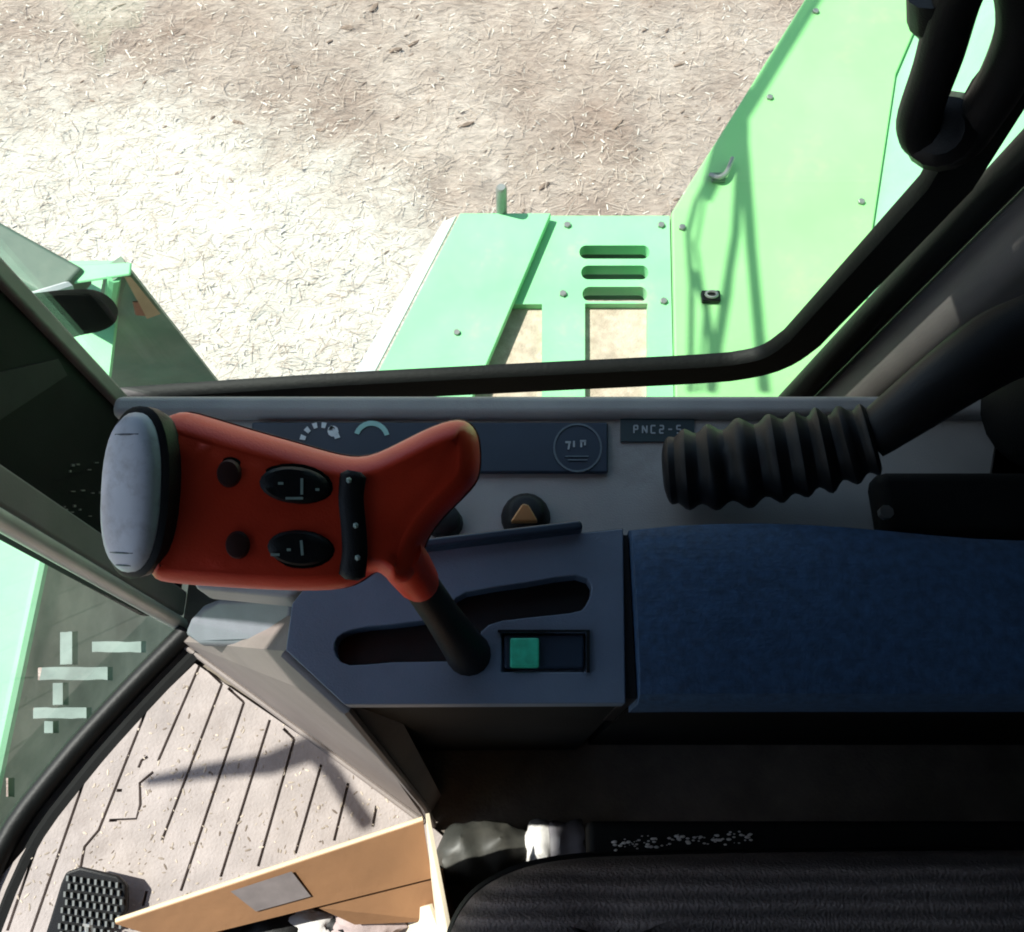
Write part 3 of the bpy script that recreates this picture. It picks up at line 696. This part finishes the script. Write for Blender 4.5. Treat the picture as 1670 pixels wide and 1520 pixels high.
# ignition key area on the shelf
kb = at(858, 832, z=SZ + .02)
kn = thing('ignition_key', 'orange key tag in a black socket on the grey shelf', 'key', (kb.x, kb.y, SZ))
mesh_obj('socket', tube([(kb.x, kb.y, SZ), (kb.x, kb.y, SZ + .006), (kb.x, kb.y, SZ + .016), (kb.x, kb.y, SZ + .018)], [.022, .021, .016, .012], 20), M_black, kn, smooth=True)
tg = [at(832, 850, z=SZ + .030), at(852, 820, z=SZ + .036), at(862, 822, z=SZ + .036), at(878, 850, z=SZ + .030)]
mesh_obj('tag', prism(B(), tg, [p - Vector((0, 0, .008)) for p in tg]), M_orange, kn, bevel=.002)
kb2 = at(725, 848, z=SZ + .01)
mesh_obj('shelf_button', tube([(kb2.x, kb2.y, SZ - .001), (kb2.x, kb2.y, SZ + .012), (kb2.x, kb2.y, SZ + .014)], [.016, .014, .010], 16), M_black, con, smooth=True)
# nose box and kick panel in front of the console
kp = thing('kick_panel', 'taupe sloping kick panel between the console and the floor mat', 'panel', (-.25, .15, 0))
A_ = at(296, 1046, z=.004); B_ = at(694, 1338, z=.004); Dm = at(466, 1062, z=PZ - .03); Cm = at(562, 1152, z=PZ - .03); E_ = at(300, 1040, z=.05)
N1 = at(382, 1056, z=.36); N2 = at(466, 1056, z=.44)
bm = B()
def plate3(bm, pts, off):
    a_ = [bm.verts.new(p) for p in pts]; b2 = [bm.verts.new(p + off) for p in pts]
    bm.faces.new(a_); bm.faces.new(b2[::-1]); n = len(pts)
    for i in range(n): bm.faces.new((a_[i], b2[i], b2[(i + 1) % n], a_[(i + 1) % n]))
offk = Vector((.02, .03, -.004))
top1 = at(300, 1046, z=.10)
for tri in ((A_, B_, Cm), (A_, Cm, Dm)):
    plate3(bm, tri, offk)
mesh_obj('face', bm, M_kick, kp)
nose_t = [at(296, 1036, z=.24), at(306, 1010, z=.27), at(326, 988, z=.30), at(362, 974, z=.335), at(478, 966, z=.46), at(472, 1058, z=.45), at(400, 1058, z=.36), at(330, 1056, z=.26)]
bm = B(); prism(bm, nose_t, [p + Vector((.03, .05, -.16)) for p in nose_t])
mesh_obj('nose_cover', bm, mat('nose_plastic', (.135, .145, .165), .6, .1, 20, bump=.2, bscale=600), kp, bevel=.010, seg=3, part_label='grey rounded nose cover above the kick panel')
mesh_obj('edge_bead', tube([at(466, 1064, z=PZ - .026), at(562, 1154, z=PZ - .026), at(690, 1312, z=.10), at(706, 1345, z=.01)], .005, 8), M_pillar, kp, smooth=True)
mesh_obj('foot_bead', tube([at(294, 1048, z=.012), at(480, 1185, z=.012), at(692, 1342, z=.012)], .004, 8), M_kick, kp, smooth=True)

# ------------------------------------------------------------------ armrest
ax0 = at(1040, 1000, z=.585).x; ay0 = at(1200, 1142, z=.585).y; ay1 = at(1200, 850, z=.585).y
ar = thing('armrest', 'dark blue cloth armrest pad behind the lever console', 'armrest', (.45, .2, 0))
bm = B(); NX, NY = 26, 12
rings = []
for i in range(NX + 1):
    x = ax0 + (.95 - ax0) * i / NX
    y1 = ay1 + .006 * math.sin(i * .5) - .012 * (i / NX); 
    ring = []
    for (fy, fz) in ((0, -.075), (0, -.02), (.04, -.006), (.15, 0), (.4, .003), (.7, .003), (.9, 0), (.97, -.006), (1, -.02), (1, -.075)):
        dz = -.004 if i in (0,) else 0
        ring.append(Vector((x, ay0 + (y1 - ay0) * fy, .585 + fz + dz + .002 * noise.noise(Vector((x * 9, fy * 3, 1))))))
    rings.append(ring)
mesh_obj('pad', loft(bm, rings), M_arm, ar, smooth=True)
mesh_obj('base', bx((ax0 + .01, ay0 + .012, 0), (.94, ay1 - .02, .512)), M_trim, ar)
g0 = at(1018, 1148, z=PZ).x
mesh_obj('gap_strip', bx((g0 + .001, ay0 + .004, .40), (ax0 - .001, ay1 - .004, .562)), M_black, con)  # black strip painting the darkness of the gap

# ------------------------------------------------------------------ bellows and hose
bl = thing('bellows_lever', 'black corrugated rubber bellows lying on the grey shelf', 'bellows', at(1250, 760, z=SZ))
path = spline([at(1082, 768, z=.535), at(1160, 762, z=.545), at(1260, 748, z=.56), at(1350, 733, z=.575), at(1425, 715, z=.59)], 14)
n = len(path); rs = []
for i in range(n):
    f = i / (n - 1)
    base = .0305 + .006 * math.sin(f * math.pi) - .004 * f
    rs.append((base + .0034 * math.sin(f * 2 * math.pi * 8.5 + .5 * math.sin(f * 9)) + .0008 * math.sin(f * 37)) * (min(1, .55 + i * .12)))
mesh_obj('bellows', tube(path, rs, 20), M_black, bl, smooth=True)
path = spline([at(1415, 716, z=.592), at(1480, 668, z=.61), at(1560, 610, z=.62), at(1640, 560, z=.62), at(1760, 520, z=.62)], 6)
mesh_obj('shaft', tube(path, [.018 + .0007 * i for i in range(len(path))], 14), M_black, bl, smooth=True)
ca = thing('canister', 'black rounded canister standing by the rear pillar', 'canister', at(1650, 700, z=.50))
c0 = at(1690, 690, z=.5)
mesh_obj('shell', tube([c0 + Vector((0, 0, h)) for h in (0, .01, .14, .17, .19, .2)], [.05, .056, .056, .045, .025, .012], 20), M_trim, ca, smooth=True)
mesh_obj('handle', tube(spline([c0 + Vector((-.03, 0, .16)), c0 + Vector((-.045, .01, .21)), c0 + Vector((0, .02, .235)), c0 + Vector((.04, .01, .2))], 5), .008, 8), M_black, ca, smooth=True)
rs_ = thing('rear_shelf', 'dark grey rear shelf box behind the bellows', 'shelf', (.6, .3, .5))
mesh_obj('box', bx((at(1432, 800, z=.53).x, at(1500, 862, z=.53).y - .01, .50), (1.0, at(1500, 765, z=.53).y, .53)), M_trim, rs_, bevel=.012, seg=3)
mesh_obj('bolt', tube([at(1442, 838, z=.532), at(1442, 838, z=.532) + Vector((0, 0, .006))], .006, 8), M_steel, rs_)

# ------------------------------------------------------------------ control lever
lv = thing('control_lever', 'red multi-function control lever with oval grey cap and black shaft', 'control lever', at(765, 1085, z=PZ))
wv = Vector((0, -st, ct))               # roughly towards the seated driver
def hd_(px, py): return at(px, py, t=.452 + (px - 170) / 610 * .05)
out_px = [(240, 690), (268, 667), (304, 674), (390, 700), (470, 722), (540, 742), (590, 744), (640, 722), (700, 692), (745, 680), (768, 692), (779, 720), (779, 772), (764, 800), (725, 838), (700, 868), (682, 900), (680, 935), (660, 958), (630, 960), (606, 936), (575, 960), (530, 972), (440, 972), (330, 966), (256, 960), (226, 945), (216, 880), (218, 780)]
hp_ = [hd_(*p) for p in out_px]
ring0 = spline(hp_, 3, True)
def nrm2(ring, i):
    n = len(ring); d = ring[(i + 2) % n] - ring[i - 2]
    return d.cross(wv).normalized()
def inset_ring(ring, a): return [p - nrm2(ring, i) * a for i, p in enumerate(ring)]
def smooth_ring(r, k=2):
    for _ in range(k): r = [(r[i - 1] + r[i] * 2 + r[(i + 1) % len(r)]) / 4 for i in range(len(r))]
    return r
sgn = 1 if (inset_ring(ring0, .01)[10] - sum(ring0, Vector()) / len(ring0)).length < (ring0[10] - sum(ring0, Vector()) / len(ring0)).length else -1
lay = []
for a_, h in ((.010, -.060), (.003, -.054), (0, -.042), (0, -.022), (.0018, -.012), (.005, -.005), (.0088, -.0012), (.0108, -.0002), (.0118, 0), (.0128, 0)):
    lay.append([p + wv * h for p in smooth_ring(inset_ring(ring0, sgn * a_), 2)])
from mathutils.geometry import delaunay_2d_cdt
bm = B(); loft(bm, lay, cap=False); bm.verts.ensure_lookup_table()
nl = len(ring0); vup = Vector((0, ct, st))
def cap_fill(k, dome):
    r3 = lay[k]; p2 = [Vector((p.x, p.dot(vup))) for p in r3]
    inner_ = []
    xs = [p.x for p in p2]; ys = [p.y for p in p2]; stp = .0055
    ux_ = Vector((1, 0, 0))
    def inside(q):
        c = False
        for a, b in zip(p2, p2[1:] + p2[:1]):
            if (a.y > q.y) != (b.y > q.y) and q.x < (b.x - a.x) * (q.y - a.y) / (b.y - a.y) + a.x: c = not c
        return c
    y = min(ys)
    while y < max(ys):
        x = min(xs)
        while x < max(xs):
            q = Vector((x, y))
            if inside(q) and min((q - a).length for a in p2) > stp * .7: inner_.append(q)
            x += stp
        y += stp
    # height of the flat face above each 2D point, fitted from the ring (depth is linear in x)
    wv_ = [p.dot(wv) for p in r3]; mx = sum(xs) / nl; mw = sum(wv_) / nl
    sl_ = sum((a - mx) * (b - mw) for a, b in zip(xs, wv_)) / sum((a - mx) ** 2 for a in xs)
    vo, eo, fo, ov, oe, of_ = delaunay_2d_cdt(p2 + inner_, [(i, (i + 1) % nl) for i in range(nl)], [], 1, 1e-6)
    nv = []
    for i, q in enumerate(vo):
        src = [a for a in ov[i] if a < nl]
        if src: nv.append(bm.verts[k * nl + src[0]]); continue
        d = min((q - a).length for a in p2); h = mw + sl_ * (q.x - mx) + dome * (1 - math.exp(-d / .012))
        nv.append(bm.verts.new(Vector((1, 0, 0)) * q.x + vup * q.y + wv * h))
    bm.verts.ensure_lookup_table()
    for f in fo:
        try: bm.faces.new([nv[i] for i in f])
        except ValueError: pass
cap_fill(0, 0); cap_fill(len(lay) - 1, .0016)
hb = mesh_obj('handle', bm, M_red, lv, smooth=True)
hb.data.set_sharp_from_angle(angle=R(80))
def on_handle(px, py, up=0): return hd_(px, py) + wv * up
def pad_ellipse(cx, cy, rx, ry, h, m, nm, par, rot=0, n=22, dome=.5):
    def rg_(s, up): return [on_handle(cx + s * (rx * math.cos(b) * math.cos(rot) - ry * math.sin(b) * math.sin(rot)), cy + s * (rx * math.cos(b) * math.sin(rot) + ry * math.sin(b) * math.cos(rot)), up) for b in [2 * math.pi * k / n for k in range(n)]]
    return mesh_obj(nm, loft(B(), [rg_(1, -.004), rg_(1, h * dome), rg_(.85, h * .9), rg_(.5, h)]), m, par, smooth=True)
M_btn = mat('dark_red_button', (.045, .012, .010), .45, .2)
for cx_, cy_, a_, b__, rt in ((376, 772, 24, 27, 0), (390, 888, 24, 27, 0), (482, 791, 62, 35, R(6)), (490, 893, 57, 34, R(4))):
    pad_ellipse(cx_, cy_, a_, b__, .0022, M_matte, 'button_bezel', lv, rt)
pad_ellipse(376, 772, 20, 23, .0050, M_btn, 'round_button', lv)
pad_ellipse(390, 888, 20, 23, .0050, M_btn, 'round_button', lv)
e1_ = pad_ellipse(482, 791, 57, 30, .0050, M_black, 'rocker_pad', lv, R(6))
e2_ = pad_ellipse(490, 893, 52, 29, .0050, M_black, 'rocker_pad', lv, R(4))
M_mark = mat('pale_green_mark', (.35, .45, .40), .5)
def hmark(segs, par, w=4):
    bm = B()
    for (xa, ya, xb, yb) in segs:
        d = Vector((xb - xa, yb - ya)).normalized(); n_ = Vector((-d.y, d.x)) * w / 2
        q = [on_handle(xa + n_.x, ya + n_.y, .0056), on_handle(xb + n_.x, yb + n_.y, .0056), on_handle(xb - n_.x, yb - n_.y, .0056), on_handle(xa - n_.x, ya - n_.y, .0056)]
        prism(bm, q, [p - wv * .0006 for p in q])
    mesh_obj('arrow_mark', bm, M_mark, par)
hmark([(458, 788, 466, 788), (470, 812, 498, 812), (496, 780, 496, 806), (518, 798, 524, 798)], e1_)
hmark([(472, 895, 478, 895), (495, 880, 497, 904), (446, 903, 460, 903)], e2_)
# dark collar band between the grip and the thumb wing
cb = spline([on_handle(x, y, .001) for x, y in ((578, 768), (572, 810), (576, 860), (578, 905), (574, 945))], 4)
mesh_obj('collar_band', tube(cb, [.004] + [.0075] * (len(cb) - 2) + [.004], 10, flat=.5), M_black, lv, smooth=True)
for (x, y) in ((572, 783), (583, 856), (586, 908)):
    bm = B(); c_ = on_handle(x, y, .0055); bmesh.ops.create_icosphere(bm, subdivisions=1, radius=.0018, matrix=Matrix.Translation(c_))
    mesh_obj('collar_dot', bm, M_mark, lv, smooth=True)
# oval end cap: face turned forward and up
cc = hd_(219, 803); tilt = R(-20)
ux = Vector((math.cos(tilt), 0, -math.sin(tilt) * 1.0)); ux = (Vector((1, 0, 0)) * math.cos(tilt) + wv * -math.sin(tilt) * 1).normalized()
vy = Vector((0, ct, st)); nz_ = ux.cross(vy).normalized()
if nz_.dot(wv) < 0: nz_ = -nz_
vy2 = (vy + ux * .06).normalized()
hw, hh = .0185, .0425
def cap_ring(s, up, ex=0): return [cc + ux * ((hw * s + ex) * math.copysign(abs(math.cos(b)) ** .85, math.cos(b))) + vy2 * ((hh * s + ex) * math.copysign(abs(math.sin(b)) ** .8, math.sin(b))) + nz_ * up for b in [2 * math.pi * k / 36 for k in range(36)]]
mesh_obj('cap_ring', loft(B(), [cap_ring(1, -.014, .001), cap_ring(1, -.008, .003), cap_ring(1, -.001, .0035), cap_ring(1, .001, .001)]), M_black, lv, smooth=True)
cpz = mesh_obj('end_cap', loft(B(), [cap_ring(1, -.004), cap_ring(1, .002), cap_ring(.93, .0055), cap_ring(.75, .008), cap_ring(.4, .0095)]), M_cap, lv, smooth=True)
def cap_h(r):
    tb = ((0, .0097), (.4, .0095), (.75, .008), (.93, .0055), (1.0, .002), (1.3, -.004))
    for (a, ha), (b, hb_) in zip(tb, tb[1:]):
        if r <= b: return ha + (hb_ - ha) * (r - a) / (b - a)
    return -.004
for s_ in (-.74, .72, -.90):
    um = math.sqrt(max(0, 1 - abs(s_) ** 2.2)) * .95
    mesh_obj('cap_seam', tube([cc + vy2 * (hh * s_) + ux * (hw * um * u) + nz_ * (cap_h(math.hypot(s_, um * u)) + .0001) for u in (-1, -.6, -.2, .2, .6, 1)], .0005, 6), M_strip, cpz)
# red stem and black shaft
s0 = hd_(650, 925) - wv * .028; s1 = at(768, 1072, z=PZ - .01); 
dS = (s1 - s0)
mesh_obj('stem', tube([s0 - dS * .08, s0 + dS * .06, s0 + dS * .16, s0 + dS * .2], [.0145, .0145, .0135, .012], 18), M_red, lv, smooth=True)
sm_ = smooth_ring(inset_ring(ring0, -sgn * .0003), 2)
mesh_obj('mould_seam', tube([p + wv * -.030 for p in sm_] + [sm_[0] + wv * -.030], .0007, 6), M_btn, lv)
mesh_obj('shaft', tube([s0 + dS * .15, s0 + dS * .5, s0 + dS * .85, s0 + dS], [.0115, .0125, .0155, .018], 18), M_black, lv, smooth=True)

# ------------------------------------------------------------------ pedal
pdz = .035
pdl = thing('foot_pedal', 'black ribbed foot pedal on the floor mat', 'pedal', at(160, 1480, z=.013))
pp = [(98, 1440), (106, 1422), (130, 1414), (190, 1428), (206, 1444), (206, 1484), (196, 1500), (120, 1560), (60, 1560), (80, 1500)]
pr_ = [at(x, y, z=pdz + (1500 - y) * .0002) for x, y in pp]
mesh_obj('pad', slab(pr_, .012), M_black, pdl, bevel=.004)
bm = B()
for r_ in range(9):
    for c_ in range(9):
        x = 108 + c_ * 11.5 - r_ * 2.2 + (5 if r_ % 2 else 0); y = 1428 + r_ * 13 + c_ * 1.6
        if x > 198: continue
        q = [at(x + a1, y + b1, z=pdz + (1500 - y) * .0002 + .004) for a1, b1 in ((0, 0), (3.5, 0), (3.0, 9), (-.5, 9))]
        slab(q, .0055, bm)
mesh_obj('tread', bm, mat('worn_rubber', (.09, .10, .10), .6), pdl)
mesh_obj('arm', tube([at(150, 1500, z=.024), at(150, 1560, z=.018), at(150, 1600, z=.012)], .012, 8), M_steel, pdl, smooth=True)

# ------------------------------------------------------------------ cardboard box on the floor
cbx = thing('cardboard_box', 'open brown cardboard box on the floor beside the seat', 'box', at(480, 1560, z=.013))
hl, hr = at(286, 1532, z=.19), at(704, 1428, z=.19)
dr = (hr - hl).normalized(); nrm = Vector((dr.y, -dr.x, 0))    # into the box (towards the camera's back)
if nrm.y > 0: nrm = -nrm
W_ = .26
def vq(p, z): return Vector((p.x, p.y, z))
T = .004
def board(pts, nm, m=M_card, off=None, **k):
    o = (pts[1] - pts[0]).cross(pts[2] - pts[0]).normalized() * T
    bm = B(); plate3(bm, pts, o); return mesh_obj(nm, bm, m, cbx, **k)
hl2, hr2 = hl + nrm * W_, hr + nrm * W_
board([hl, hr, vq(hr, .016), vq(hl, .016)], 'wall'); board([hl2, hr2, vq(hr2, .016), vq(hl2, .016)], 'wall')
board([hl, hl2, vq(hl2, .016), vq(hl, .016)], 'wall'); board([hr, hr2, vq(hr2, .016), vq(hr, .016)], 'wall')
board([vq(hl, .017), vq(hr, .017), vq(hr2, .017), vq(hl2, .017)], 'bottom')
f1 = at(690, 1336, z=.235); nf = (hr - hl).cross(f1 - hl)
d_ = ray(190, 1502); f0 = CAM + d_ * ((hl - CAM).dot(nf) / d_.dot(nf))
fl_ = board([hl + Vector((0, 0, .002)), hr + Vector((0, 0, .002)), f1, f0], 'flap', part_label='far flap folded outward, with a paper label')
mesh_obj('cut_edge', tube([f0, f1], .0032, 6), M_cardedge, fl_, smooth=True)
def onf(u, v, up=.002):     # u along, v from hinge outward
    a_ = hl + (hr - hl) * u; b2 = f0 + (f1 - f0) * u; p = a_ + (b2 - a_) * v
    nn = (hr - hl).cross(f0 - hl).normalized(); nn = nn if nn.z > 0 else -nn
    return p + nn * (up + T + .001)
q = [onf(.36, .30), onf(.56, .30), onf(.56, .92), onf(.36, .92)]
mesh_obj('paper_label', prism(B(), q, [p - Vector((0, 0, .001)) for p in q]), M_label, fl_)
hm = hl + (hr - hl) * .55
board([hm + nrm * .004, hr + nrm * .004, vq(hr + nrm * .048, .16), vq(hm + (hr - hm) * .25 + nrm * .030, .165)], 'inner_flap')
# right-hand flap standing up, its sunlight put into a paler card colour
r0, r1 = at(694, 1330, z=.26), at(722, 1530, z=.26)
board([hr + Vector((.002, .008, .004)), at(724, 1560, z=.19), at(742, 1545, z=.235), at(700, 1326, z=.25)], 'flap', M_cream)
board([at(640, 1490, z=.12), at(700, 1476, z=.19), at(730, 1560, z=.19), at(660, 1580, z=.10)], 'inner_flap', M_cream, part_label='inner flap painted pale as if sunlit')
def lump(name, c, r, m, lab, cat, seed, sc=(1, 1, .6)):
    bm = B(); bmesh.ops.create_icosphere(bm, subdivisions=4, radius=1)
    for v in bm.verts:
        n_ = v.co.normalized(); s = 1 + .30 * noise.noise(n_ * 1.8 + Vector((seed, 0, 0))) + .16 * abs(noise.noise(n_ * 4.5 + Vector((0, seed, 0)))) + .06 * noise.noise(n_ * 11)
        v.co = Vector((n_.x * sc[0], n_.y * sc[1], n_.z * sc[2])) * s * r + c
    return mesh_obj(name, bm, m, smooth=True, label=lab, cat=cat)
lump('crumpled_bag', at(440, 1540, z=.12), .06, M_black, 'crumpled black plastic bag in the cardboard box', 'bag', 3)
lump('white_rag', at(500, 1512, z=.14), .026, M_cloth_w, 'small dirty white rag in the cardboard box', 'rag', 5, (1.3, .8, .5))
lump('pinkish_rag', at(596, 1500, z=.14), .030, M_cloth_p, 'pinkish grey rag in the cardboard box', 'rag', 8, (1.3, .8, .5))
lump('dark_rag', at(550, 1512, z=.125), .036, M_black, 'dark oily rag between the paler rags', 'rag', 11)

# ------------------------------------------------------------------ bottle lying between seat and console
bo = thing('bottle', 'dented dark bottle with white collar lying by the seat', 'bottle', at(800, 1390, z=.013))
ca_ = at(712, 1398, z=.05); cb_ = at(958, 1376, z=.05); dd = cb_ - ca_
def seg(f0_, f1_, radii, m, nm, **k):
    nn = len(radii); bm = tube([ca_ + dd * (f0_ + (f1_ - f0_) * i / (nn - 1)) for i in range(nn)], radii, 22)
    for _ in range(1): bmesh.ops.subdivide_edges(bm, edges=bm.edges[:], cuts=1, use_grid_fill=True)
    for v in bm.verts: v.co += noise.noise_vector(v.co * 45) * .006 + noise.noise_vector(v.co * 130) * .002
    mesh_obj(nm, bm, m, bo, smooth=True, **k)
seg(0, .60, [.010, .030, .034, .036, .036, .035, .034, .032, .030, .024, .016], M_bottle, 'shell')
seg(.58, .74, [.016, .020, .030, .032, .032, .028], M_cloth_w, 'collar')
seg(.72, .98, [.026, .029, .030, .030, .030, .028], M_grey, 'cap')

# ------------------------------------------------------------------ seat
se = thing('driver_seat', 'dark ribbed cloth driver seat cushion beside the console', 'seat', (.2, -.3, .0))
sz_ = .47
o_px = [(716, 1620), (726, 1540), (756, 1484), (800, 1448), (862, 1422), (940, 1408), (1040, 1402), (1300, 1396), (1760, 1392)]
oo = [at(x, y, z=sz_) for x, y in o_px]
oo = spline(oo, 4) + [Vector((.56, -.56, sz_)), Vector((-.02, -.58, sz_)), Vector((-.075, -.5, sz_))]
cS = sum(oo, Vector()) / len(oo)
def sring(s, z): return [Vector((cS.x + (p.x - cS.x) * (1 - s / (p - cS).length), cS.y + (p.y - cS.y) * (1 - s / (p - cS).length), z)) for p in oo]
mesh_obj('cushion', loft(B(), [sring(.03, sz_ - .13), sring(.008, sz_ - .125), sring(0, sz_ - .10), sring(0, sz_ - .04), sring(.008, sz_ - .015), sring(.025, sz_ - .002), sring(.06, sz_ + .006), sring(.12, sz_ + .008), sring(.2, sz_ + .004)]), M_seat, se, smooth=True)
pts_ = sring(.001, sz_ - .075)
mesh_obj('piping', tube(pts_ + [pts_[0]], .005, 6), M_black, se, smooth=True)
mesh_obj('base', bx((.0, -.5, .0), (.5, -.12, sz_ - .12)), M_trim, se, bevel=.02)
mesh_obj('backrest', bx((.60, -.56, sz_ - .05), (.74, -.06, 1.25), None), M_seat, se, bevel=.05, seg=4)
# crumbs of chaff on the seat rail
bm = B()
for i in range(90):
    x = random.uniform(1000, 1230); y = 1378 - (x - 1000) * .07 + random.gauss(0, 5)
    c_ = at(x, y, z=.40); bmesh.ops.create_icosphere(bm, subdivisions=1, radius=random.uniform(.0004, .0017), matrix=Matrix.Translation(c_) @ Matrix.Diagonal((1.6, .8, .6, 1)))
mesh_obj('crumbs', bm, M_cloth_w, kind='stuff', label='pale crumbs of chaff along the dark seat rail', cat='crumbs')
r0_ = at(960, 1390, z=.395); r1_ = at(1700, 1340, z=.395)
mesh_obj('seat_rail', bx((r0_.x, r0_.y - .03, .36), (r1_.x, r0_.y + .025, .397)), M_trim, bevel=.006, label='dark steel rail along the side of the seat', cat='rail')
